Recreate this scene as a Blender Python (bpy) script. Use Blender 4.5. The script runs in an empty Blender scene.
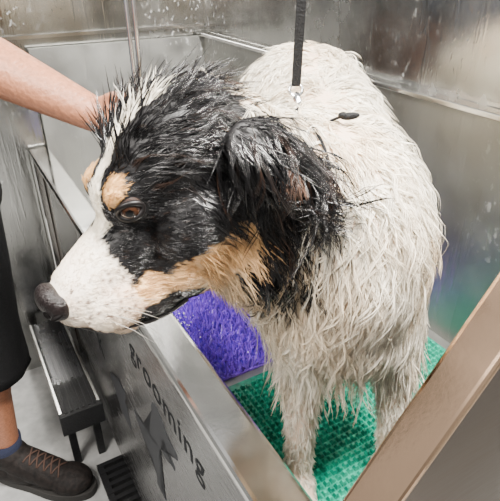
import bpy, bmesh, math, random
import numpy as np
from mathutils import Vector, Matrix, noise
from mathutils.bvhtree import BVHTree
random.seed(4); rng=np.random.default_rng(4)
COL=bpy.context.scene.collection
V=Vector
# ---------------------------------------------------------------- frames
CAM=V((0,0,1.5)); UP=V((0,.5,.8660254)); FW=V((0,.8660254,-.5)); RT=V((1,0,0)); FPX=520.0
def C2W(x,y,z): return CAM+RT*x+UP*y+FW*z
def W(u,v,d): return C2W((u-250)/FPX*d,(250.5-v)/FPX*d,d)
N=V((.865,.502,0)).normalized(); D=V((-N.y,N.x,0))
def PS(p,s,z): return N*p+D*s+V((0,0,z))
# ---------------------------------------------------------------- materials
def newmat(name):
    m=bpy.data.materials.new(name); m.use_nodes=True
    nt=m.node_tree; return m,nt,nt.nodes['Principled BSDF']
def mat(name,col,rough=.5,metal=0,bump=0,bscale=60,var=0,coat=0,spec=.5):
    m,nt,b=newmat(name); b.inputs['Specular IOR Level'].default_value=spec
    b.inputs['Base Color'].default_value=(*col,1); b.inputs['Roughness'].default_value=rough; b.inputs['Metallic'].default_value=metal
    if coat: b.inputs['Coat Weight'].default_value=coat; b.inputs['Coat Roughness'].default_value=.1
    tc=nt.nodes.new('ShaderNodeTexCoord')
    if bump or var:
        n=nt.nodes.new('ShaderNodeTexNoise'); n.inputs['Scale'].default_value=bscale; n.inputs['Detail'].default_value=5
        nt.links.new(tc.outputs['Object'],n.inputs['Vector'])
        if bump:
            bp=nt.nodes.new('ShaderNodeBump'); bp.inputs['Strength'].default_value=bump; bp.inputs['Distance'].default_value=.004
            nt.links.new(n.outputs['Fac'],bp.inputs['Height']); nt.links.new(bp.outputs['Normal'],b.inputs['Normal'])
        if var:
            r=nt.nodes.new('ShaderNodeValToRGB'); r.color_ramp.elements[0].position=.3; r.color_ramp.elements[1].position=.7
            r.color_ramp.elements[0].color=(*[c*(1-var) for c in col],1); r.color_ramp.elements[1].color=(*[min(1,c*(1+var)) for c in col],1)
            nt.links.new(n.outputs['Fac'],r.inputs['Fac']); nt.links.new(r.outputs['Color'],b.inputs['Base Color'])
    return m
def steel(name,col,r0=.2,r1=.45,smudge=.12,stretch=(1,1,25),scale=3,wet=0):
    m,nt,b=newmat(name); b.inputs['Metallic'].default_value=1
    tc=nt.nodes.new('ShaderNodeTexCoord')
    def nz(sc,scale,det,dist=0):
        mp=nt.nodes.new('ShaderNodeMapping'); mp.inputs['Scale'].default_value=sc; nt.links.new(tc.outputs['Object'],mp.inputs['Vector'])
        n=nt.nodes.new('ShaderNodeTexNoise'); n.inputs['Scale'].default_value=scale; n.inputs['Detail'].default_value=det; n.inputs['Distortion'].default_value=dist
        nt.links.new(mp.outputs['Vector'],n.inputs['Vector']); return n.outputs['Fac']
    def mr(src,a,b_,c,d):
        n=nt.nodes.new('ShaderNodeMapRange'); 
        for k,v in zip(('From Min','From Max','To Min','To Max'),(a,b_,c,d)): n.inputs[k].default_value=v
        nt.links.new(src,n.inputs['Value']); return n.outputs['Result']
    def ma(op,x,y):
        n=nt.nodes.new('ShaderNodeMath'); n.operation=op
        for i,q in enumerate((x,y)):
            if isinstance(q,(int,float)): n.inputs[i].default_value=q
            else: nt.links.new(q,n.inputs[i])
        return n.outputs[0]
    n1=nz((1,1,.6),scale,8,.4); br=nz(stretch,14,3); fine=nz((1,1,1),140,2)
    rough=mr(n1,.35,.65,r0,r1); rough=ma('ADD',rough,ma('MULTIPLY',ma('SUBTRACT',br,.5),.25))
    nt.links.new(rough,b.inputs['Roughness'])
    r=nt.nodes.new('ShaderNodeValToRGB'); r.color_ramp.elements[0].position=.35; r.color_ramp.elements[1].position=.68
    r.color_ramp.elements[0].color=(*[c*(1-smudge) for c in col],1); r.color_ramp.elements[1].color=(*[min(1,c*(1+smudge)) for c in col],1)
    nt.links.new(ma('ADD',ma('MULTIPLY',n1,.6),ma('MULTIPLY',br,.4)),r.inputs['Fac']); nt.links.new(r.outputs['Color'],b.inputs['Base Color'])
    h=ma('ADD',ma('MULTIPLY',br,.4),ma('MULTIPLY',fine,.35))
    if wet:
        st=mr(nz((55,55,5),1,3),.56,.70,0,1); dr=mr(nz((1,1,.5),110,1),.66,.74,0,1)
        h=ma('ADD',h,ma('MULTIPLY',ma('ADD',st,dr),wet))
        sp=ma('MULTIPLY',mr(nz((1,1,.7),75,4),.59,.68,0,1),mr(nz((1,1,1),3.2,3),.52,.64,0,.6))
        nt.links.new(mr(sp,0,1,1,.15),b.inputs['Metallic'])
        mx=nt.nodes.new('ShaderNodeMixRGB'); nt.links.new(sp,mx.inputs['Fac']); nt.links.new(r.outputs['Color'],mx.inputs[1]); mx.inputs[2].default_value=(.75,.75,.74,1); nt.links.new(mx.outputs['Color'],b.inputs['Base Color'])
    bp=nt.nodes.new('ShaderNodeBump'); bp.inputs['Strength'].default_value=.10; bp.inputs['Distance'].default_value=.002
    nt.links.new(h,bp.inputs['Height']); nt.links.new(bp.outputs['Normal'],b.inputs['Normal'])
    return m
def attrmat(name,rough,spec=.5,bump=0,bscale=200,coat=0):
    m,nt,b=newmat(name)
    a=nt.nodes.new('ShaderNodeAttribute'); a.attribute_name='Col'
    nt.links.new(a.outputs['Color'],b.inputs['Base Color']); b.inputs['Roughness'].default_value=rough
    b.inputs['Specular IOR Level'].default_value=spec
    if coat: b.inputs['Coat Weight'].default_value=coat; b.inputs['Coat Roughness'].default_value=.15
    if bump:
        tc=nt.nodes.new('ShaderNodeTexCoord'); n=nt.nodes.new('ShaderNodeTexNoise'); n.inputs['Scale'].default_value=bscale; n.inputs['Detail'].default_value=4
        nt.links.new(tc.outputs['Object'],n.inputs['Vector'])
        bp=nt.nodes.new('ShaderNodeBump'); bp.inputs['Strength'].default_value=bump; bp.inputs['Distance'].default_value=.003
        nt.links.new(n.outputs['Fac'],bp.inputs['Height']); nt.links.new(bp.outputs['Normal'],b.inputs['Normal'])
    return m
M=dict(
 wall=steel('wall steel',(.52,.52,.50),.15,.26,.12,(1,1,1),3,1.5),
 tub=steel('tub steel',(.36,.36,.34),.46,.56,.14,(1,1,1),4,3.5),
 panel=steel('front panel steel',(.31,.31,.31),.16,.28,.12,(1,1,30)),
 dpanel=steel('dark panel steel',(.13,.105,.088),.25,.42,.25,(1,1,20)),
 rim=steel('rim steel',(.80,.79,.77),.07,.17,.12,(1,1,1)),
 bar=steel('reflection tinted rim steel',(.80,.54,.36),.08,.20,.10,(1,1,1),5),  # tan reflection on this rim is painted in as base colour
 dsteel=steel('dark step steel',(.10,.10,.105),.22,.36,.15,(1,1,1)),
 chrome=mat('chrome',(.92,.92,.93),.14,1),
 ink=mat('panel ink',(.008,.009,.011),.7,spec=.2), greyink=mat('panel grey ink',(.030,.032,.036),.6,spec=.3),
 black=mat('black rubber',(.008,.008,.009),.5,0,.4,120),
 strap=mat('black webbing',(.004,.004,.0045),.7,0,.4,400,spec=.25),
 purple=mat('purple rubber',(.24,.085,.74),.35,0,.3,80,.3,.3),
 green=mat('teal rubber',(.008,.26,.165),.16,0,.5,70,.55,.8),
 floor=mat('floor vinyl',(.40,.40,.39),.3,0,.1,30,.15),
 skin=mat('skin',(.34,.14,.075),.42,0,.35,150,.2),
 shorts=mat('shorts cloth',(.005,.005,.0055),.9,0,.4,200,.3,spec=.2),
 shirt=mat('shirt cloth',(.05,.06,.08),.85,0,.4,200,.3),
 sock=mat('sock knit',(.012,.016,.04),.9,0,.8,300,.3),
 shoe=mat('shoe suede',(.010,.007,.006),.7,0,.9,70,.7,spec=.3),
 sole=mat('shoe sole',(.022,.02,.018),.7,0,.3,90), lace=mat('lace',(.06,.03,.02),.8),
 hair=mat('person hair',(.04,.025,.015),.6,0,.8,90,.4),
 nose=mat('dog nose',(.007,.0045,.0045),.28,0,.45,450,.3,0,.3), nostril=mat('nostril',(.001,.0005,.0005),.7,spec=.1), lid=mat('eyelid',(.004,.003,.003),.45,spec=.3),
 lip=mat('lip',(.012,.008,.008),.4), whisk=mat('whisker',(.5,.47,.42),.4),
 coat=attrmat('wet dog fur',.22,.65,0), skinfur=attrmat('dog skin under fur',.5,.35,.5,160),
 suds=mat('soap suds',(.9,.9,.92),.15,0,0,60,0,.6),
 eye=attrmat('eyeball',.07,.35,0),
)
# ---------------------------------------------------------------- object helpers
def link(o,parent=None):
    COL.objects.link(o)
    if parent: o.parent=parent; o.matrix_parent_inverse=Matrix.Translation(-parent.location)
    return o
def empty(name,loc,label,cat,group=None):
    o=bpy.data.objects.new(name,None); o.location=loc; o.empty_display_size=.05; COL.objects.link(o)
    o['label']=label; o['category']=cat
    if group: o['group']=group
    return o
def obj(name,bm,m,parent=None,smooth=False,bevel=0,label=None):
    me=bpy.data.meshes.new(name); bmesh.ops.recalc_face_normals(bm,faces=bm.faces); bm.to_mesh(me); bm.free()
    if smooth: me.polygons.foreach_set('use_smooth',[True]*len(me.polygons))
    me.materials.append(m); o=bpy.data.objects.new(name,me); link(o,parent)
    if bevel:
        b=o.modifiers.new('b','BEVEL'); b.width=bevel; b.segments=3; b.limit_method='ANGLE'
    if label: o['label']=label
    return o
def hexa(bm,pts):
    v=[bm.verts.new(p) for p in pts]
    for f in ((0,1,2,3),(7,6,5,4),(0,4,5,1),(1,5,6,2),(2,6,7,3),(3,7,4,0)): bm.faces.new([v[i] for i in f])
def boxps(bm,p0,p1,s0,s1,z0,z1):
    hexa(bm,[PS(p0,s0,z0),PS(p1,s0,z0),PS(p1,s1,z0),PS(p0,s1,z0),PS(p0,s0,z1),PS(p1,s0,z1),PS(p1,s1,z1),PS(p0,s1,z1)])
def tube(bm,pts,rad,seg=10,cap=True):
    pts=[V(p) for p in pts]; n=len(pts); rr=rad if isinstance(rad,(list,tuple)) else [rad]*n
    a=None; rings=[]
    for i,p in enumerate(pts):
        t=(pts[min(i+1,n-1)]-pts[max(i-1,0)]).normalized()
        if a is None: a=t.orthogonal().normalized()
        a=(a-t*a.dot(t)).normalized(); b=t.cross(a)
        rings.append([bm.verts.new(p+(a*math.cos(k*2*math.pi/seg)+b*math.sin(k*2*math.pi/seg))*rr[i]) for k in range(seg)])
    for i in range(n-1):
        for k in range(seg): bm.faces.new((rings[i][k],rings[i][(k+1)%seg],rings[i+1][(k+1)%seg],rings[i+1][k]))
    if cap: bm.faces.new(rings[0][::-1]); bm.faces.new(rings[-1])
def spline(pts,k=6):
    P=[V(p) for p in pts]; P=[P[0]*2-P[1]]+P+[P[-1]*2-P[-2]]; out=[]
    for i in range(1,len(P)-2):
        for j in range(k):
            t=j/k; a,b,c,d=P[i-1:i+3]
            out.append(.5*((2*b)+(c-a)*t+(2*a-5*b+4*c-d)*t*t+(3*b-a-3*c+d)*t**3))
    out.append(P[-2]); return out
def cap_into(bm,p1,r1,p2,r2):
    t=bmesh.new()
    for p,r in ((p1,r1),(p2,r2)): bmesh.ops.create_icosphere(t,subdivisions=3,radius=r,matrix=Matrix.Translation(p))
    res=bmesh.ops.convex_hull(t,input=t.verts[:])
    kill=[g for g in set(res['geom_interior']+res['geom_unused']) if isinstance(g,bmesh.types.BMVert) and g.is_valid]
    bmesh.ops.delete(t,geom=kill,context='VERTS')
    me=bpy.data.meshes.new('t'); t.to_mesh(me); t.free(); bm.from_mesh(me); bpy.data.meshes.remove(me)
def ell_into(bm,c,rad,ax=None,sub=4):
    A=Matrix.Identity(3) if ax is None else Matrix(ax).transposed()
    S=Matrix.Diagonal(rad)
    bmesh.ops.create_icosphere(bm,subdivisions=sub,radius=1,matrix=Matrix.Translation(c)@(A@S).to_4x4())
def blob(name,prims,voxel,it,m,parent=None,sf=.6):
    bm=bmesh.new()
    for q in prims:
        if q[0]=='c': cap_into(bm,V(q[1]),q[2],V(q[3]),q[4])
        else: ell_into(bm,V(q[1]),q[2],q[3] if len(q)>3 else None)
    me=bpy.data.meshes.new('tmp'); bm.to_mesh(me); bm.free()
    o=bpy.data.objects.new('tmp',me); COL.objects.link(o)
    r=o.modifiers.new('r','REMESH'); r.mode='VOXEL'; r.voxel_size=voxel; r.use_smooth_shade=True
    s=o.modifiers.new('s','SMOOTH'); s.factor=sf; s.iterations=it
    dg=bpy.context.evaluated_depsgraph_get(); dg.update()
    nm=bpy.data.meshes.new_from_object(o.evaluated_get(dg)); bpy.data.objects.remove(o)
    nm.name=name; nm.materials.clear(); nm.materials.append(m)
    nm.polygons.foreach_set('use_smooth',[True]*len(nm.polygons))
    o=bpy.data.objects.new(name,nm); link(o,parent); return o
def setcol(me,cols):
    a=me.color_attributes.new('Col','FLOAT_COLOR','POINT'); a.data.foreach_set('color',np.asarray(cols,dtype=np.float32).ravel())
# ================================================================= ROOM
def struct(name,bm,m,bevel=0):
    o=obj(name,bm,m,None,bevel=bevel); o['kind']='structure'; return o
bm=bmesh.new(); boxps(bm,-3,.93,-2.5,1.9,-.06,0); struct('floor',bm,M['floor'])
bm=bmesh.new(); boxps(bm,.88,.93,-2.5,1.9,0,2.7); struct('wall_back',bm,M['wall'])
bm=bmesh.new(); boxps(bm,-3,.88,1.85,1.9,0,2.7); struct('wall_left',bm,M['wall'])
bm=bmesh.new(); boxps(bm,-3,.875,1.838,1.85,1.262,1.272); boxps(bm,-.28,-.27,1.842,1.85,0,1.262); struct('trim_1',bm,M['rim'])
# ================================================================= TUB
ZF=.72; ZR=.92
tub=empty('washing_tub',PS(.5,1,0),'long stainless steel dog washing tub with raised sides and lettering on its front','tub')
bm=bmesh.new(); boxps(bm,.235,.86,.28,1.83,ZF-.03,ZF); obj('tub_floor',bm,M['tub'],tub)
bm=bmesh.new(); boxps(bm,.2035,.235,.262,1.56,.10,ZR-.02); obj('front_panel',bm,M['panel'],tub,bevel=.003)
bm=bmesh.new(); boxps(bm,.225,.24,1.56,1.83,.12,ZR-.02); obj('side_panel',bm,M['dpanel'],tub)
bm=bmesh.new(); boxps(bm,.198,.268,.235,1.835,ZR-.022,ZR); obj('rim',bm,M['rim'],tub,bevel=.009)
bm=bmesh.new(); boxps(bm,.86,.878,.262,1.835,ZF-.1,1.235); obj('back_panel',bm,M['tub'],tub)
bm=bmesh.new(); boxps(bm,.842,.878,.262,1.835,1.235,1.247); obj('splash_ledge',bm,M['rim'],tub,bevel=.003)
bm=bmesh.new(); boxps(bm,.262,.86,1.815,1.835,ZF-.1,1.235); obj('end_panel',bm,M['tub'],tub)
prof=[(.2035,.10),(.2035,ZR),(.262,ZR),(.47,1.205),(.62,1.41),(.86,1.41),(.86,.10)]
bm=bmesh.new()
a=[bm.verts.new(PS(p,.25,z)) for p,z in prof]; b=[bm.verts.new(PS(p,.265,z)) for p,z in prof]
bm.faces.new(a); bm.faces.new(b[::-1])
for i in range(len(prof)): j=(i+1)%len(prof); bm.faces.new((a[i],b[i],b[j],a[j]))
obj('end_panel',bm,M['dpanel'],tub)
bm=bmesh.new()
pr=[(.262,ZR+.004),(.47,1.209),(.62,1.414),(.86,1.414)]
for i in range(3):
    (p0,z0),(p1,z1)=pr[i],pr[i+1]; d=V((p1-p0,z1-z0)).normalized(); nx,nz=-d.y*.014,d.x*.014
    hexa(bm,[PS(p0,.213,z0-.0),PS(p1,.213,z1),PS(p1,.267,z1),PS(p0,.267,z0),PS(p0+nx,.213,z0+nz),PS(p1+nx,.213,z1+nz),PS(p1+nx,.267,z1+nz),PS(p0+nx,.267,z0+nz)])
obj('rim',bm,M['bar'],tub,bevel=.006,label='sloping top edge of the end wall, warm reflection tinted into its steel')
for s in (.32,1.5,1.8):
    for p in (.26,.82):
        bm=bmesh.new(); boxps(bm,p-.02,p+.02,s-.02,s+.02,0,ZF-.03); obj('leg',bm,M['rim'],tub,bevel=.004)
bm=bmesh.new(); boxps(bm,.20,.225,1.56,1.83,.42,.46); boxps(bm,.20,.225,1.785,1.83,.0,ZR-.02); obj('frame',bm,M['rim'],tub,bevel=.004)
def text_part(body,s0,z0,width,m,parent,hs=1,label=None):
    cu=bpy.data.curves.new('t','FONT'); cu.body=body; cu.extrude=.004; cu.offset=.007; cu.space_character=1.10
    o=bpy.data.objects.new('t',cu); COL.objects.link(o); dg=bpy.context.evaluated_depsgraph_get(); dg.update()
    me=bpy.data.meshes.new_from_object(o.evaluated_get(dg)); bpy.data.objects.remove(o)
    xs=[v.co.x for v in me.vertices]; k=width/(max(xs)-min(xs)); x0=min(xs)
    for v in me.vertices:
        c=v.co; v.co=PS(.2030-c.z*k*.2,s0-(c.x-x0)*k,z0+c.y*k*hs)
    me.materials.clear(); me.materials.append(m); o=bpy.data.objects.new('lettering',me); link(o,parent); o['label']=label; return o
text_part('grooming',.852,.765,.360,M['ink'],tub,.95,'dark printed word grooming')
text_part('K',1.20,.520,.055,M['ink'],tub,1,'dark printed letter K')
def sil(pts,s0,z0,sx,sz):
    q=[V((x,z,0)) for x,z in pts]; q=spline(q+[q[0]],5)[:-1]; pts=[(v.x,v.y) for v in q]
    bm=bmesh.new(); f=[bm.verts.new(PS(.2026,s0-x*sx,z0+z*sz)) for x,z in pts]; g=[bm.verts.new(PS(.2036,s0-x*sx,z0+z*sz)) for x,z in pts]
    for i in range(len(pts)): j=(i+1)%len(pts); bm.faces.new((f[i],g[i],g[j],f[j]))
    F1=bm.faces.new(f); F2=bm.faces.new(g[::-1])
    bmesh.ops.triangulate(bm,faces=[F1,F2],ngon_method='EAR_CLIP')
    return bm
upd=[(.34,0),(.50,0),(.52,.04),(.44,.07),(.45,.22),(.50,.32),(.48,.46),(.53,.58),(.64,.60),(.74,.66),(.80,.65),(.80,.70),(.70,.73),(.60,.70),(.58,.74),(.64,.79),(.78,.80),(.88,.83),(.86,.88),(.74,.90),(.66,.96),(.54,1.0),(.47,.94),(.44,.84),(.38,.74),(.31,.60),(.30,.46),(.26,.36),(.12,.36),(.0,.44),(-.05,.41),(.06,.30),(.22,.25),(.32,.22),(.36,.10)]
cats=[(0,0),(.4,0),(.44,.3),(.36,.62),(.42,.75),(.44,.95),(.36,.88),(.26,.88),(.18,.96),(.18,.75),(.06,.5),(-.1,.4),(-.2,.6),(-.28,.58),(-.2,.32),(-.04,.2)]
obj('silhouette',sil(upd,.88,.43,.30,.31),M['greyink'],tub,label='dark grey printed dog silhouette standing on its hind legs')
obj('silhouette',sil(cats,1.05,.42,.20,.15),M['greyink'],tub,label='dark grey printed cat silhouette')
# ================================================================= STEP
st=empty('step_stool',PS(.11,1.5,0),'long narrow dark ribbed metal step low beside the tub front','step')
ZS=-.042
bm=bmesh.new(); boxps(bm,.072,.178,1.29,1.80,.27+ZS,.285+ZS)
for k in range(6): boxps(bm,.076+k*.018,.086+k*.018,1.42,1.80,.285+ZS,.292+ZS)
obj('platform',bm,M['dsteel'],st,bevel=.002)
for p in (.060,.178):
    bm=bmesh.new(); boxps(bm,p,p+.012,1.28,1.80,.235+ZS,.294+ZS); obj('side_rail',bm,M['rim'],st,bevel=.003)
bm=bmesh.new(); boxps(bm,.072,.178,1.275,1.42,.285+ZS,.294+ZS)
for k in range(6): boxps(bm,.076+k*.018,.086+k*.018,1.276,1.42,.294+ZS,.300+ZS)
boxps(bm,.058,.192,1.265,1.285,.215+ZS,.296+ZS); obj('tread',bm,M['black'],st,bevel=.002)
for s in (1.305,1.785):
    for p in (.085,.165):
        bm=bmesh.new(); boxps(bm,p-.012,p+.012,s-.012,s+.012,0,.27+ZS); obj('leg',bm,M['black'],st,bevel=.003)
bm=bmesh.new()
boxps(bm,.24,.55,.85,1.25,0,.012)
for k in range(14): boxps(bm,.13,.56,.86+k*.028,.874+k*.028,.0,.022)
boxps(bm,.13,.15,.86,1.238,0,.02)
o=obj('floor_mat',bm,M['black'],None); o['label']='black ribbed rubber mat on the floor below the tub front'; o['category']='mat'
# ================================================================= TUB MATS
def mat_obj(name,p0,p1,s0,s1,m,kind,label):
    bm=bmesh.new(); boxps(bm,p0,p1,s0,s1,ZF+.0005,ZF+.005)
    st_=.0125 if kind=='sq' else .0105; np_=int((p1-p0)/st_); ns=int((s1-s0)/st_)
    for i in range(np_):
        for j in range(ns):
            p=p0+(i+.5)*st_; s=s0+(j+.5)*st_
            if kind=='nub':
                for _ in range(2):
                    h=.012+random.random()*.022; dp,ds=random.uniform(-.013,.013),random.uniform(-.013,.013)
                    c=[PS(p+.0030*math.cos(a),s+.0030*math.sin(a),ZF+.005) for a in (0,1.57,3.14,4.71)]
                    t=[PS(p+dp+.0012*math.cos(a),s+ds+.0012*math.sin(a),ZF+.005+h) for a in (0,1.57,3.14,4.71)]
                    hexa(bm,c+t)
            else:
                h=random.uniform(.010,.014)
                hexa(bm,[PS(p+x*.0048,s+y*.0048,ZF+.005) for x,y in((-1,-1),(1,-1),(1,1),(-1,1))]+[PS(p+x*.0026,s+y*.0026,ZF+h) for x,y in((-1,-1),(1,-1),(1,1),(-1,1))])
    o=obj(name,bm,m,None); o['label']=label; o['category']='mat'; return o
mat_obj('rubber_mat',.285,.83,.30,.70,M['green'],'sq','teal green studded rubber mat under the dog front paws')
mat_obj('rubber_mat',.285,.82,.722,1.06,M['purple'],'nub','purple rubber mat with soft spikes beside the green mat')
bm=bmesh.new()
for (cp,cs_,n,h) in ((.31,.98,110,.026),(.34,.92,50,.026)):
    for k in range(n):
        r=random.uniform(.0008,.0026); ell_into(bm,PS(cp+random.gauss(0,.018),cs_+random.gauss(0,.035),ZF+h+r*.8),(r,r,r*.8),None,1)
o=obj('soap_suds',bm,M['suds'],None,True); o['label']='white soap suds and drops scattered over the wet purple mat'; o['category']='suds'; o['kind']='stuff'
# ================================================================= DOG
F=V((-.74,-.58,-.33)).normalized(); Rr=V((-.6,.4,.69)); Rr=(Rr-F*Rr.dot(F)).normalized(); Uu=F.cross(Rr).normalized()
Oc=V((-.07,.088,.58))
def H(f,r,u):
    c=Oc+F*f+Rr*r+Uu*u; return C2W(c.x,c.y,c.z)
def wdir(c): return RT*c.x+UP*c.y+FW*c.z
Fw,Rw,Uw=wdir(F),wdir(Rr),wdir(Uu); Ow=H(0,0,0); AX=(Fw,Rw,Uw)
def loc(p):
    q=p-Ow; return q.dot(Fw),q.dot(Rw),q.dot(Uw)
dog=empty('dog',V((.12,.75,ZF)),'wet white dog with black and tan head standing in the steel tub','dog')
P=[('e',(.128,.652,1.150),(.114,.165,.162)),('e',(.120,.82,1.165),(.122,.18,.160)),('e',(.098,.98,1.20),(.128,.13,.155)),
   ('e',(.10,.60,1.10),(.088,.10,.12)),('e',(.130,.64,1.055),(.117,.13,.095)),
   ('c',(.11,.64,1.22),.102,(-.02,.565,1.255),.085),('c',(.07,.60,1.13),.08,(-.01,.55,1.2),.07),
   ('c',(.082,.60,1.03),.045,(.080,.59,.93),.030),('c',(.080,.59,.93),.029,(.080,.568,.82),.022),('c',(.080,.568,.82),.022,(.080,.562,.755),.020),('e',(.078,.545,.741),(.027,.04,.022)),
   ('c',(.205,.61,1.03),.045,(.224,.605,.93),.030),('c',(.224,.605,.93),.029,(.232,.59,.82),.022),('c',(.232,.59,.82),.022,(.234,.585,.755),.020),('e',(.234,.568,.741),(.027,.04,.022)),
   ('c',(.105,1.09,1.27),.03,(.10,1.17,1.15),.022),('c',(.10,1.17,1.15),.022,(.095,1.18,.98),.012)]
for x,sx in ((.04,-1),(.18,1)):
    P+=[('c',(x,1.0,1.13),.085,(x+sx*.01,.93,.97),.05),('c',(x+sx*.01,.93,.97),.045,(x+sx*.01,1.055,.84),.026),('c',(x+sx*.01,1.055,.84),.025,(x+sx*.01,1.03,.755),.022),('e',(x+sx*.01,1.01,.741),(.028,.042,.022))]
PAWS=((.078,.545),(.234,.568),(.03,1.01),(.19,1.01))
for x,y in PAWS:
    for k in (-1.5,-.5,.5,1.5): P.append(('e',(x+k*.0125,y-.034+abs(k)*.005,.735),(.0085,.016,.014)))
def he(f,r,u,a,b,c): return ('e',H(f,r,u),(a,b,c),AX)
def hc(a,ra,b,rb): return ('c',H(*a),ra,H(*b),rb)
P+=[he(0,0,.028,.086,.068,.068),he(.055,0,.018,.054,.048,.046),
    hc((.085,0,-.028),.043,(.160,0,-.048),.036),he(.176,0,-.052,.027,.032,.032),
    hc((.05,0,-.085),.042,(.142,0,-.104),.027),hc((-.02,0,-.06),.072,(-.1,.01,-.11),.085),
    he(-.04,0,-.01,.08,.072,.085)]
for g in (-1,1):
    P+=[he(.018,g*.046,-.035,.066,.040,.058),he(.080,g*.027,.038,.022,.016,.014),he(.140,g*.027,-.070,.042,.022,.031),he(.100,g*.033,-.081,.046,.025,.033),he(.050,g*.040,-.070,.055,.032,.046)]
def ear(base,tip,wid,th):
    b,t=H(*base),H(*tip); a=(t-b).normalized(); w=Fw-a*Fw.dot(a); w.normalize(); n=a.cross(w)
    L=(t-b).length
    return [('e',(b+t)/2,(L*.56,wid*.9,th),(a,w,n)),('e',b+(t-b)*.28,(L*.33,wid,th*1.4),(a,w,n))]
EN0,EN1=(-.03,-.073,.052),(-.085,-.132,-.030)
P+=ear(EN0,EN1,.033,.0085)+ear((-.045,.06,.05),(-.105,.085,-.03),.035,.011)
body=blob('body',P,.0045,7,M['skinfur'],dog)
EARC=(H(*EN0)+H(*EN1))/2; EARA=(H(*EN1)-H(*EN0)).normalized(); EARW=(Fw-EARA*Fw.dot(EARA)).normalized(); EARN=EARA.cross(EARW)
EYE=H(.085,-.0376,.026); EYE2=H(.085,.0376,.026); NOSE=H(.197,0,-.036)
WHITE=(.99,.91,.76); CREAM=(.86,.70,.49); TAN=(.66,.37,.14); BLK=(.007,.0065,.007); BRN=(.045,.022,.013); PINK=(.82,.60,.50)
def sm(a,b,x): t=max(0,min(1,(x-a)/(b-a))); return t*t*(3-2*t)
def mix(a,b,t): return tuple(a[i]*(1-t)+b[i]*t for i in range(3))
def inear(p,k=1.25):
    q=p-EARC; L=.070
    return (q.dot(EARA)/(L*k))**2+(q.dot(EARW)/(.040*k))**2<1 and abs(q.dot(EARN))<.018
def zone(p):
    f,r,u=loc(p); nz=noise.noise(p*45)*.008+noise.noise(p*120)*.003
    ar=abs(r); f2,u2=f+nz,u+nz; rr=ar+nz*.6
    if inear(p): return 'ear',BLK
    dist=(p-Ow).length
    if f>-.02 and dist<.24 and u>-.15 and ar<.095 and (f>.03 or dist<.125):
        for g in (-1,1):
            if math.sqrt(((f-.095+nz*.5)/.0185)**2+((r-g*.028)/.0135)**2+((u-.052+nz*.5)/.022)**2)<1: return 'face',TAN
        if (V(((f-.105)*.55,ar,u))-V((0,.056,-.098))).length+nz*.6<.0225: return 'muzzle',BLK
        if f2>.124-.25*max(0,-u2-.07) and u2>-.2:
            c=mix(WHITE,CREAM,sm(-.05,-.1,u2)*.6); c=mix(c,mix(TAN,CREAM,.35),sm(.170,.120,f2)*sm(-.028,-.06,u2)*.85); c=mix(c,PINK,.30+.2*noise.noise(p*35))
            if f>.125 and noise.noise(p*270)>.42 and u<-.025: c=(.18,.11,.08)
            return 'muzzle',c
        if f2>-.01 and rr<.006+.17*max(0,f-.075)+.03*max(0,.05-f) and u>-.01: return 'face' if f>.06 else 'top',WHITE
        if u2<-.043-.15*(f-.06) and f>-.01:
            t=sm(-.06,-.11,u2)
            return 'face' if f>.065 else 'cheek',mix(TAN,CREAM,t*.65+.15)
        if u>.035 and f<.07: return 'top',BLK
        return ('face' if f>.035 else 'cheek'),BLK
    if f2>-.072 and u2>-.085+(-f)*.3 and dist<.152 : 
        return ('top' if u>.05 else 'neck'),BLK
    if f2>-.10 and -.15<u2<-.06 and r<-.05 and dist<.19 and noise.noise(p*40)>-.05: return 'neck',BLK
    if dist<.17 and f>-.1 and u<-.08: return 'neck',mix(CREAM,TAN,.25)
    if p.z<.93: return 'leg',WHITE
    return 'coat',WHITE
me=body.data
bvh=BVHTree.FromPolygons([v.co.copy() for v in me.vertices],[tuple(p.vertices) for p in me.polygons])
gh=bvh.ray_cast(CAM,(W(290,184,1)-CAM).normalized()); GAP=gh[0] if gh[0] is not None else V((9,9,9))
cols=[]
for v in me.vertices:
    z,c=zone(v.co)
    if z in('coat','leg'): c=mix(c,(.58,.39,.27),.78)  # pink-tan skin, darkened to paint the shadow between locks
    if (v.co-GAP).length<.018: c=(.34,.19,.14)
    cols.append((*c,1))
setcol(me,cols)
GR=V((0,0,-1))
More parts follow.
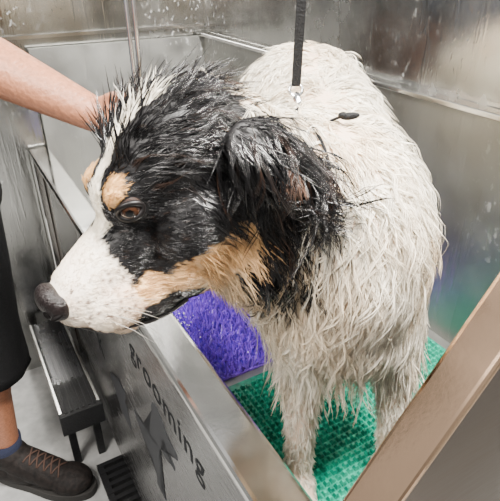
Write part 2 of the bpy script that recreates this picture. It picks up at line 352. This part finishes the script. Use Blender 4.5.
def params(p,n):
    z,c=zone(p); f,r,u=loc(p)
    if min((p-EYE).length,(p-EYE2).length)<.0155 or (p-NOSE).length<.023: return None
    back=-Fw
    if z=='muzzle': return z,back+GR*.15,.0048,.02,4,.00022,.0018,c,0,.02,.2
    if z=='face': 
        w=back*1+Rw*(r*5)+GR*.25; return z,w,.009,.04,5,.00032,.0022,c,.05,.06,.5
    if z=='cheek': return z,back*.75+GR*.8,.042,.13,5,.00042,.003,c,.3,.28,.93
    if z=='top':
        lf=.46 if r>-.03 else .14
        return z,back*1.0+Rw*(r*6)+Uw*(.35 if r>-.03 else 0),.054 if c is BLK else .036,lf,7,.00046,.0034,c,.14,.34,.98
    if z in('ear','neck') and c is BLK:
        dg_=p-GAP; L=.110 if z=='ear' else .082
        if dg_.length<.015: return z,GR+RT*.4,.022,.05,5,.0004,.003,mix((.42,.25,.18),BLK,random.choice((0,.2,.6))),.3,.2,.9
        if dg_.length<.038 and dg_.dot(GR*.8+RT*.5)<0: L*=.42
        q=(p-EARC); up_=q.dot(UP)
        if z=='ear': return z,GR*.9+RT*(.46+up_*8)+noise.noise_vector(p*14)*.40,L,.12,7,.0005,.0034,c,.32,.46,.97
        return z,back*.6+GR*.9,L,.08,6,.0005,.0034,c,.35,.38,.96
    if z=='neck': return z,back*.55+GR*.9,.065,.08,6,.0005,.0036,c,.35,.3,.95
    if z=='leg': return z,GR,.015,.04,5,.0005,.0035,c,.3,.15,.8
    side=V((1 if p.x>.11 else -1,0,0)); top=max(0,n.z)
    w=GR*1.2+side*(.08+.5*top)+V((0,.15,0))*top+noise.noise_vector(p*8)*(.30+.9*top)
    L=random.uniform(.070,.155)*(.5 if p.z<.995 else .8 if p.z<1.06 else 1)*(1-.3*top)
    return z,w,L,.05+.34*top,6,.00056,.0028,c,.78-.42*top,.54+.22*top,.97
def fur(name,dens,K,want,parent,m):
    me.calc_loop_triangles(); tris=np.empty(len(me.loop_triangles)*3,dtype=np.int32); me.loop_triangles.foreach_get('vertices',tris); tris=tris.reshape(-1,3)
    co=np.empty(len(me.vertices)*3,dtype=np.float32); me.vertices.foreach_get('co',co); co=co.reshape(-1,3)
    A,B,Cc=co[tris[:,0]],co[tris[:,1]],co[tris[:,2]]; cr=np.cross(B-A,Cc-A); ar=np.linalg.norm(cr,axis=1)/2; nn=cr/(ar[:,None]*2+1e-12)
    tot=ar.sum(); n=int(tot*dens); idx=rng.choice(len(tris),n,p=ar/tot)
    a=rng.random((n,1)); b=rng.random((n,1)); s=(a+b)>1; a=np.where(s,1-a,a); b=np.where(s,1-b,b)
    pts=A[idx]+(B-A)[idx]*a+(Cc-A)[idx]*b; nr=nn[idx]
    paths=[];ns=[];cs=[];rad=[]; tt=np.linspace(0,1,K)[:,None]
    for i in range(n):
        p=V(pts[i].tolist()); nv=V(nr[i].tolist())
        if name=='coat' and (nv.y>.35 or nv.z<-.6) and random.random()<.6: continue
        q=params(p,nv)
        if q is None or q[0] not in want: continue
        z,w,L,lift,cnt,rd,spread,c,gv,wv,cvg=q
        if want[z]<random.random(): continue
        w=w+noise.noise_vector(p*30)*wv; t=w-nv*w.dot(nv)
        if t.length<1e-4: continue
        smooth_=z in('muzzle','face')
        L*=random.uniform(.7,1.15); d=(t.normalized()+nv*lift*random.uniform(.3,1.7)).normalized(); h=L/(K-1); x=p-nv*.001; path=[x.copy()]
        cn=noise.noise_vector(p*17+V((5,3,1)))*wv*1.1; rv=V((random.gauss(0,1),random.gauss(0,1),random.gauss(0,.4)))*wv*.19; sg=random.uniform(.7,1.5); ph=random.random()*6
        t1=t.normalized(); t2=nv.cross(t1)
        layer=random.random(); hug=z in('coat','neck','ear')
        for k in range(1,K):
            x=x+d*h; hit=bvh.find_nearest(x)
            off=.0005+.0014*k/K if K<6 else .0010+(.001+.009*layer)*k/K
            if hit[0] is not None:
                dv=x-hit[0]; sd=dv.dot(hit[1])
                if sd<off: x=hit[0]+hit[1]*off
                elif hug and sd>off+.004+.010*max(0,nv.z) and x.z>.99: d=d-hit[1]*.45
            path.append(x.copy())
            d=(d*.8+GR*gv*.5+cn*.3+rv+t2*math.sin(ph+sg*k)*wv*.6).normalized()
        path=np.array([list(v) for v in path])
        shade=random.uniform(.95,1.02) if smooth_ else random.uniform(.85,1.05)*(.72+.31*layer)  # strands lying closer to the skin get painted shade
        if c is WHITE and z=='coat':
            c=mix(c,(.82,.60,.35),max(0,min(.6,noise.noise(p*13)*.9+.08)))
        if c is BLK and random.random()<.10: c=mix(BLK,BRN,random.random())
        for j in range(cnt):
            g=random.gauss
            o=np.array(t1)*g(0,spread)+np.array(t2)*g(0,spread)
            ln=random.uniform(.70,1.0)
            stray=1 if random.random()>.08 else .2
            pp=path[0]+(path-path[0])*ln+o*(1-cvg*stray*np.minimum(1,tt*2.2)**.7)
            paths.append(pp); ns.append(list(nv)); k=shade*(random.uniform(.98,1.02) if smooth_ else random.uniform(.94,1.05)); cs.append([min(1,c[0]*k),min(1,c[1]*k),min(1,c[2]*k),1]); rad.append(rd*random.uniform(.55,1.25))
    Pp=np.array(paths); S=len(Pp); T=np.gradient(Pp,axis=1); T/=np.linalg.norm(T,axis=2,keepdims=True)+1e-9
    nsA=np.array(ns)[:,None,:]; Aa=np.cross(T,nsA); Aa/=np.linalg.norm(Aa,axis=2,keepdims=True)+1e-9; Bb=np.cross(T,Aa)
    tt=np.linspace(0,1,K)[None,:,None]; prof=(1-tt)**.6*.85+.15; R_=np.array(rad)[:,None,None]*prof
    verts=np.empty((S,K,3,3),dtype=np.float32)
    for k in range(3):
        an=k*2*math.pi/3; verts[:,:,k,:]=Pp+(Aa*math.cos(an)+Bb*math.sin(an))*R_
    base=(np.arange(S)*K*3)[:,None,None]; kk=(np.arange(K-1)*3)[None,:,None]; c3=np.arange(3)[None,None,:]; c4=(np.arange(3)+1)%3
    i0=base+kk+c3; i1=base+kk+c4[None,None,:]; quads=np.stack([i0,i1,i1+3,i0+3],axis=-1).reshape(-1,4)
    m2=bpy.data.meshes.new(name); m2.vertices.add(S*K*3); m2.vertices.foreach_set('co',verts.ravel())
    m2.loops.add(quads.size); m2.loops.foreach_set('vertex_index',quads.ravel().astype(np.int32))
    m2.polygons.add(len(quads)); m2.polygons.foreach_set('loop_start',np.arange(0,quads.size,4,dtype=np.int32))
    m2.polygons.foreach_set('use_smooth',np.ones(len(quads),dtype=bool)); m2.update(calc_edges=True)
    ca=np.array(cs)[:,None,:].repeat(K*3,axis=1); setcol(m2,ca.reshape(-1,4)); m2.materials.append(m)
    o=bpy.data.objects.new(name,m2); link(o,parent); print(name,'strands',S); return o
c1=fur('coat',24000,11,{'coat':1,'leg':.7,'neck':.95,'ear':1},dog,M['coat']); 
c2=fur('head_hair',75000,5,{'muzzle':1,'face':1,'cheek':.45,'top':.30,'ear':.05,'neck':.08,'leg':.12},dog,M['coat'])
def eye(c,g):
    gz=(Fw*.48+Rw*g*.84+Uw*.06).normalized(); ra=.0126; bm=bmesh.new(); bmesh.ops.create_uvsphere(bm,u_segments=48,v_segments=40,radius=ra,matrix=Matrix.Translation(c))
    o=obj('eye',bm,M['eye'],dog,True); cl=[]
    for v in o.data.vertices:
        a=math.degrees((v.co-c).normalized().angle(gz))
        cl.append((*((.002,.002,.002) if a<20 else (.034,.014,.007) if a<38 else (.010,.005,.004) if a<44 else (.03,.02,.017)),1))
    setcol(o.data,cl)
    x=gz.cross(Uw).normalized(); y=x.cross(gz).normalized() ; 
    bm=bmesh.new(); pts=[]
    for k in range(33):
        a=k*2*math.pi/32; ex=math.cos(a); ey=math.sin(a)*(.70 if math.sin(a)>0 else .64)
        pts.append(c+gz*(.0088-.004*abs(ex)**3)+x*ex*.0126+y*ey*.0126)
    tube(bm,pts,.0030,8,False); l=obj('eyelid',bm,M['lid'],o,True); l.matrix_parent_inverse=Matrix.Identity(4)
eye(EYE,-1); eye(EYE2,1)
nb=blob('nose',[he(.196,0,-.035,.014,.023,.018),he(.199,0,-.048,.011,.012,.014),he(.193,.015,-.040,.014,.011,.014),he(.193,-.015,-.040,.014,.011,.014)],.0016,4,M['nose'],dog)
for g in (-1,1):
    bm=bmesh.new(); ell_into(bm,H(.2065,g*.0120,-.039),(.0042,.0060,.0046),AX); ell_into(bm,H(.200,g*.0222,-.041),(.008,.0040,.0028),AX); o=obj('nostril',bm,M['nostril'],nb,True); o.matrix_parent_inverse=Matrix.Identity(4)
for g in (-1,1):
    pts=[]
    for (f,u) in ((.198,-.062),(.192,-.080),(.175,-.093),(.15,-.098),(.125,-.101),(.10,-.104),(.082,-.100)):
        o_=H(f,g*.1,u); hit=bvh.ray_cast(o_,-Rw*g); 
        if f>.18: hit=bvh.find_nearest(H(f+.005,g*.004,u))
        pts.append(hit[0]+hit[1]*.0010 if hit[0] is not None else H(f,g*.02,u))
    bm=bmesh.new(); tube(bm,spline(pts,5),[.0010+.0020*min(1,i/20) for i in range(31)],8); obj('lip',bm,M['lip'],dog,True)
for g in (-1,1):
    for k in range(6):
        a=bvh.find_nearest(H(.15+.010*(k%2),g*.04,-.050-.010*(k//2)))[0]
        d=(Rw*g*.6-Fw*.7-Uw*(.1+.2*k)).normalized(); L=random.uniform(.035,.055)
        bm=bmesh.new(); tube(bm,[a,a+d*L*.5,a+d*L-V((0,0,.006))],[.0003,.00025,.0001],4); obj('whisker',bm,M['whisk'],dog,True)
for i,(x,y) in enumerate(PAWS):
    for k in (-1.5,-.5,.5,1.5):
        bm=bmesh.new(); tube(bm,[(x+k*.0125,y-.044+abs(k)*.005,.738),(x+k*.0125,y-.058+abs(k)*.005,.727)],[.003,.001],6)
        obj('claw',bm,M['lid'],dog,True)
# ================================================================= RESTRAINT LOOP, ARM, HOSE
SB=W(296,86,.645); ZB=1.86
arm=empty('overhead_rail',PS(.40,1.85,ZB),'steel overhead rail fixed to the wall above the dog','rail')
bm=bmesh.new(); tube(bm,[PS(.40,.5,ZB),PS(.40,1.85,ZB)],.012,16); obj('bar',bm,M['chrome'],arm,True)
bm=bmesh.new(); boxps(bm,.35,.45,1.83,1.85,ZB-.05,ZB+.05); obj('mounting_plate',bm,M['rim'],arm,bevel=.004)
lp=empty('grooming_loop',SB,'black grooming restraint strap hanging down to the dog neck','strap')
ss=SB.dot(D); top=PS(.40,ss+.01,ZB-.012)
bm=bmesh.new(); n=24
for i in range(n):
    a=SB.lerp(top,i/n); b=SB.lerp(top,(i+1)/n); hw=.0056
    hexa(bm,[a+RT*-hw+V((0,-.0015,0)),a+RT*hw+V((0,-.0015,0)),a+RT*hw+V((0,.0015,0)),a+RT*-hw+V((0,.0015,0)),b+RT*-hw+V((0,-.0015,0)),b+RT*hw+V((0,-.0015,0)),b+RT*hw+V((0,.0015,0)),b+RT*-hw+V((0,.0015,0))])
obj('strap',bm,M['strap'],lp)
bm=bmesh.new(); tube(bm,[top+V((0,0,.012))+ (N*math.cos(a)+V((0,0,1))*math.sin(a))*.0155 for a in [k*2*math.pi/20 for k in range(21)]],.0025,8,False); obj('hanging_ring',bm,M['chrome'],lp,True)
nc=V((.035,.600,1.238)); nax=V((.13,.075,-.035)).normalized(); e1=(UP-nax*UP.dot(nax)).normalized(); e2=nax.cross(e1)
ring=[]
for k in range(49):
    a=k*2*math.pi/48; d=e1*math.cos(a)+e2*math.sin(a); o_=nc+d*.3; hit=bvh.ray_cast(o_,-d)
    r=(hit[0]-nc).length+.004 if hit[0] is not None else .11
    ring.append(nc+d*min(r,.112))
bm=bmesh.new(); tube(bm,ring,.0018,8,False); obj('noose',bm,M['strap'],lp,True)
bm=bmesh.new(); c=SB-UP*.005
cl0,cl1=W(297,96,.636),W(300,108,.632)
tube(bm,[c+(RT*math.cos(a)+UP*math.sin(a))*.008 for a in [k*2*math.pi/20 for k in range(21)]],.002,8,False)
tube(bm,[cl0+UP*.004,cl0-UP*.003,cl0.lerp(cl1,.6),cl1],[.003,.005,.0045,.003],12); obj('clasp',bm,M['chrome'],lp,True)
bm=bmesh.new(); near=min(ring,key=lambda q:(q-cl1).length); tube(bm,spline([cl1,cl1.lerp(near,.6)-UP*.004,near],6),.0025,8); obj('tether_end',bm,M['strap'],lp,True)
hit=bvh.ray_cast(CAM,(W(346,126,1)-CAM).normalized())
cc=hit[0]+hit[1]*.013 if hit[0] is not None else W(347,125,.66)
bm=bmesh.new(); ell_into(bm,cc,(.012,.0045,.004),((RT*.95+UP*.1).normalized(),UP,FW)); ell_into(bm,cc-RT*.008+UP*.001,(.006,.0045,.004)); tube(bm,spline([cc-RT*.008,cc-RT*.018+UP*.001-hit[1]*.006,cc-RT*.026+UP*.002-hit[1]*.014],5),.0018,8); obj('slider',bm,M['strap'],lp,True,label='black plastic slider of the strap')
hz=empty('shower_hose',PS(.40,1.19,ZB),'thin chrome shower hose looped down behind the dog head','hose')
bm=bmesh.new(); pts=[PS(.40,1.235,ZB-.0175),PS(.395,1.225,1.6),PS(.39,1.205,1.4),PS(.385,1.185,1.24),PS(.385,1.165,1.2),PS(.385,1.150,1.24),PS(.39,1.155,1.4),PS(.395,1.175,1.6),PS(.40,1.19,ZB-.0175)]
sp=spline(pts,20); tube(bm,sp,[.0048+.0006*(i%2) for i in range(len(sp))],10); obj('hose',bm,M['chrome'],hz,True)
bm=bmesh.new(); boxps(bm,.385,.415,1.17,1.255,ZB-.02,ZB-.0125); obj('bracket',bm,M['chrome'],hz,bevel=.003)
# ================================================================= PERSON
per=empty('person',V((-.84,1.2,0)),'person in black shorts standing left of tub, one bare arm holding the dog','person')
sh_r,el_r,wr=V((-.75,1.01,1.41)),W(-60,40,.83),W(93,114,.82); kn=W(136,124,.775)
hd=(kn-wr).normalized(); wid=(UP-hd*UP.dot(hd)).normalized(); pn=hd.cross(wid)
Q=[('c',sh_r,.055,el_r,.048),('c',el_r,.048,el_r.lerp(wr,.35),.046),('c',el_r.lerp(wr,.35),.046,wr,.028),
   ('e',wr.lerp(kn,.55),(.045,.034,.015),(hd,wid,pn))]
fl=[(.030,.024,.016,.012),(.010,.027,.018,.013),(-.010,.026,.017,.012),(-.029,.02,.014,.011)]
for (o_,a,b,c) in fl:
    p0=kn+wid*o_*.8-hd*.012; p1=kn+wid*o_+hd*a; p2=p1+(hd*.85+FW*-.5).normalized()*b*1.4; p3=p2+(hd*.6+FW*-.8).normalized()*c*1.5
    Q+=[('c',p0,.0095,p1,.009),('c',p1,.009,p2,.008),('c',p2,.008,p3,.007)]
t0=wr+hd*.012+wid*.014; t1=t0+(hd*.85+wid*.5-FW*.2).normalized()*.033; t2=t1+(hd*.95+wid*.1-FW*.4).normalized()*.028
Q+=[('c',t0,.014,t1,.0105),('c',t1,.0105,t2,.0085)]
RH,LH=V((-.74,1.11,.92)),V((-.91,1.25,.90)); RK,LK=V((-.730,1.105,.50)),V((-1.00,1.27,.50)); RA,LA=V((-.765,1.11,.10)),V((-1.13,1.25,.10))
nk=V((-.84,1.18,1.47)); hdc=nk+V((.03,-.01,.17)); sh_l=V((-.93,1.35,1.41)); el_l=V((-.99,1.42,1.12)); wr_l=V((-.93,1.40,.88))
for h,k,a in ((RH,RK,RA),(LH,LK,LA)):
    cal=k.lerp(a,.3)-N*.012
    Q+=[('c',h,.085,k,.056),('c',k,.055,cal,.052),('c',cal,.052,a,.034),('c',a,.034,a+V((0,0,-.04))+N*.02,.03)]
Q+=[('c',(-.82,1.18,.97),.13,(-.835,1.19,1.15),.12),('c',(-.835,1.19,1.15),.12,(-.845,1.185,1.32),.13),('c',sh_r.lerp(nk,.2),.055,sh_l.lerp(nk,.2),.055),
    ('c',nk,.055,hdc-V((0,0,.06)),.052),('e',hdc,(.09,.075,.115)),('e',hdc+V((.06,.02,-.07)),(.035,.035,.035)),('c',hdc+V((.085,.025,.01)),.009,hdc+V((.108,.035,-.025)),.014),
    ('e',hdc+V((-.02,-.078,-.01)),(.018,.01,.03)),('e',hdc+V((-.03,.076,-.01)),(.018,.01,.03)),
    ('c',sh_l,.055,el_l,.043),('c',el_l,.042,wr_l,.027),('e',wr_l+V((.015,0,-.05)),(.02,.038,.05))]
for k in range(4):
    b_=wr_l+V((.018,-.032+k*.021,-.085)); Q+=[('c',b_,.009,b_+V((.008,0,-.035)),.0085),('c',b_+V((.008,0,-.035)),.0085,b_+V((-.002,0,-.06)),.0075)]
Q+=[('c',wr_l+V((.02,-.025,-.02)),.012,wr_l+V((.05,-.045,-.06)),.009)]
blob('body',Q,.0045,4,M['skin'],per)
for g in (-1,1):
    bm=bmesh.new(); bmesh.ops.create_uvsphere(bm,u_segments=20,v_segments=14,radius=.012,matrix=Matrix.Translation(hdc+V((.078,.02+g*.032,.012)))); e=obj('eye',bm,M['eye'],per,True); 
    setcol(e.data,[(.6,.55,.5,1) if v.co.x<hdc.x+.0875 else (.05,.03,.02,1) for v in e.data.vertices])
blob('hair',[('e',hdc+V((-.018,-.004,.03)),(.092,.084,.105)),('e',hdc+V((-.05,-.004,-.02)),(.06,.078,.09))],.006,4,M['hair'],per)
blob('shirt',[('c',(-.835,1.19,1.04),.150,(-.835,1.19,1.15),.135),('c',(-.835,1.19,1.15),.135,(-.845,1.185,1.32),.142),('c',sh_r.lerp(nk,.15),.067,sh_l.lerp(nk,.15),.067),('c',sh_r,.066,sh_r.lerp(el_r,.4),.064),('c',sh_l,.066,sh_l.lerp(el_l,.5),.058)],.007,4,M['shirt'],per)
bm=bmesh.new()
for h,k in ((RH,RK),(LH,LK)):
    pts=[h.lerp(k,t) for t in (-.1,.25,.5,.75,1.0,1.07)]; 
    rs=[.132,.126,.116,.107,.101,.100]; n=40; rings=[]
    for i,p in enumerate(pts):
        rings.append([bm.verts.new(p+V((math.cos(t),math.sin(t),0))*(rs[i]*(1+.035*math.sin(t*5+i)+.02*math.sin(t*9+2*i)))) for t in [j*2*math.pi/n for j in range(n)]])
    rings.append([bm.verts.new(pts[-1]+(v.co-pts[-1])*.95) for v in rings[-1]]); rings.append([bm.verts.new(pts[-2]+(v.co-pts[-1])*.95) for v in rings[-2]])
    for i in range(len(rings)-1):
        for j in range(n): bm.faces.new((rings[i][j],rings[i][(j+1)%n],rings[i+1][(j+1)%n],rings[i+1][j]))
ell_into(bm,V((-.815,1.18,.97)),(.185,.185,.13))
obj('shorts',bm,M['shorts'],per,True)
for a_ in (RA,LA):
    bm=bmesh.new(); tube(bm,[a_+V((0,0,-.045))+N*.01,a_+V((0,0,-.01)),a_+V((0,0,.04)),a_+V((0,0,.085))],[.045,.043,.044,.048],24); obj('sock',bm,M['sock'],per,True)
def shoe(heel,toe):
    ax=(toe-heel).normalized(); L=(toe-heel).length; sd=V((-ax.y,ax.x,0)); up=V((0,0,1)); k_=1.15
    def P_(x,y,z): return heel+ax*x*L+sd*y*k_+up*z*k_
    ex=(ax,sd,up)
    s=blob('shoe',[('c',P_(.14,0,.05),.048,P_(.36,0,.055),.050),('c',P_(.14,0,.095),.045,P_(.24,0,.10),.050),('c',P_(.3,0,.082),.050,P_(.62,0,.048),.050),('e',P_(.78,0,.042),(.072,.056,.040),ex),('c',P_(.13,0,.035),.04,P_(.4,0,.035),.042)],.004,4,M['shoe'],per)
    bm=bmesh.new(); out=[]
    n=40
    for k in range(n):
        t=2*math.pi*k/n; x=.5+.515*math.cos(t); w=.038+.016*sm(.35,.75,x); out.append((x,math.copysign(abs(math.sin(t))**.75,math.sin(t))*w))
    lo=[bm.verts.new(P_(x,y,0.001)) for x,y in out]; hi=[bm.verts.new(P_(x,y,.026)) for x,y in out]
    bm.faces.new(lo[::-1]); bm.faces.new(hi)
    for k in range(n): bm.faces.new((lo[k],lo[(k+1)%n],hi[(k+1)%n],hi[k]))
    so_=obj('sole',bm,M['sole'],s,bevel=.003); so_.matrix_parent_inverse=Matrix.Identity(4)
    b2=BVHTree.FromPolygons([v.co.copy() for v in s.data.vertices],[tuple(p.vertices) for p in s.data.polygons])
    bm=bmesh.new()
    for k in range(5):
        x0=.40+k*.065
        for g in (-1,1):
            pts=[]
            for q in range(7):
                y=(-.024+.048*q/6)*g; x=x0+.06*(q/6)
                h=b2.ray_cast(P_(x,y,.3),-up); pts.append(h[0]+h[1]*.002 if h[0] is not None else P_(x,y,.09))
            tube(bm,pts,.0026,6)
    lo_=obj('laces',bm,M['lace'],s,True); lo_.matrix_parent_inverse=Matrix.Identity(4)
    return s
shoe(V((-.835,1.12,0)),V((-.495,1.055,0))); shoe(V((-1.19,1.22,0)),V((-.89,1.34,0)))
# ================================================================= LIGHT, WORLD, CAMERA
def area(loc_,tgt,size,power,col=(1,1,1)):
    l=bpy.data.lights.new('ceiling_lamp','AREA'); l.size=size; l.energy=power; l.color=col
    o=bpy.data.objects.new('ceiling_lamp',l); o.location=loc_; o.rotation_euler=(V(tgt)-V(loc_)).to_track_quat('-Z','Y').to_euler(); COL.objects.link(o)
area((.45,.30,2.6),(.1,.8,1.1),.35,180,(1,.965,.91)); area((-.9,-.3,2.6),(-.1,.6,1.1),.6,72,(1,.95,.89))
w=bpy.data.worlds.new('World'); bpy.context.scene.world=w; w.use_nodes=True; nt=w.node_tree; bg=nt.nodes['Background']
tc=nt.nodes.new('ShaderNodeTexCoord'); sx=nt.nodes.new('ShaderNodeSeparateXYZ'); nt.links.new(tc.outputs['Generated'],sx.inputs[0])
rp=nt.nodes.new('ShaderNodeValToRGB'); e=rp.color_ramp.elements; e[0].position=0; e[0].color=(.05,.045,.04,1); e[1].position=1; e[1].color=(.85,.85,.85,1)
x=e.new(.38); x.color=(.15,.14,.13,1); x=e.new(.62); x.color=(.70,.69,.67,1)
mr=nt.nodes.new('ShaderNodeMapRange'); mr.inputs['From Min'].default_value=-1; nt.links.new(sx.outputs['Z'],mr.inputs['Value']); nt.links.new(mr.outputs['Result'],rp.inputs['Fac'])
nt.links.new(rp.outputs['Color'],bg.inputs['Color']); bg.inputs['Strength'].default_value=.88
cd=bpy.data.cameras.new('Camera'); cd.sensor_width=36; cd.sensor_fit='HORIZONTAL'; cd.lens=36*FPX/500; cd.clip_start=.02
co=bpy.data.objects.new('Camera',cd); co.location=CAM; co.rotation_euler=(math.radians(60),0,0); COL.objects.link(co); bpy.context.scene.camera=co
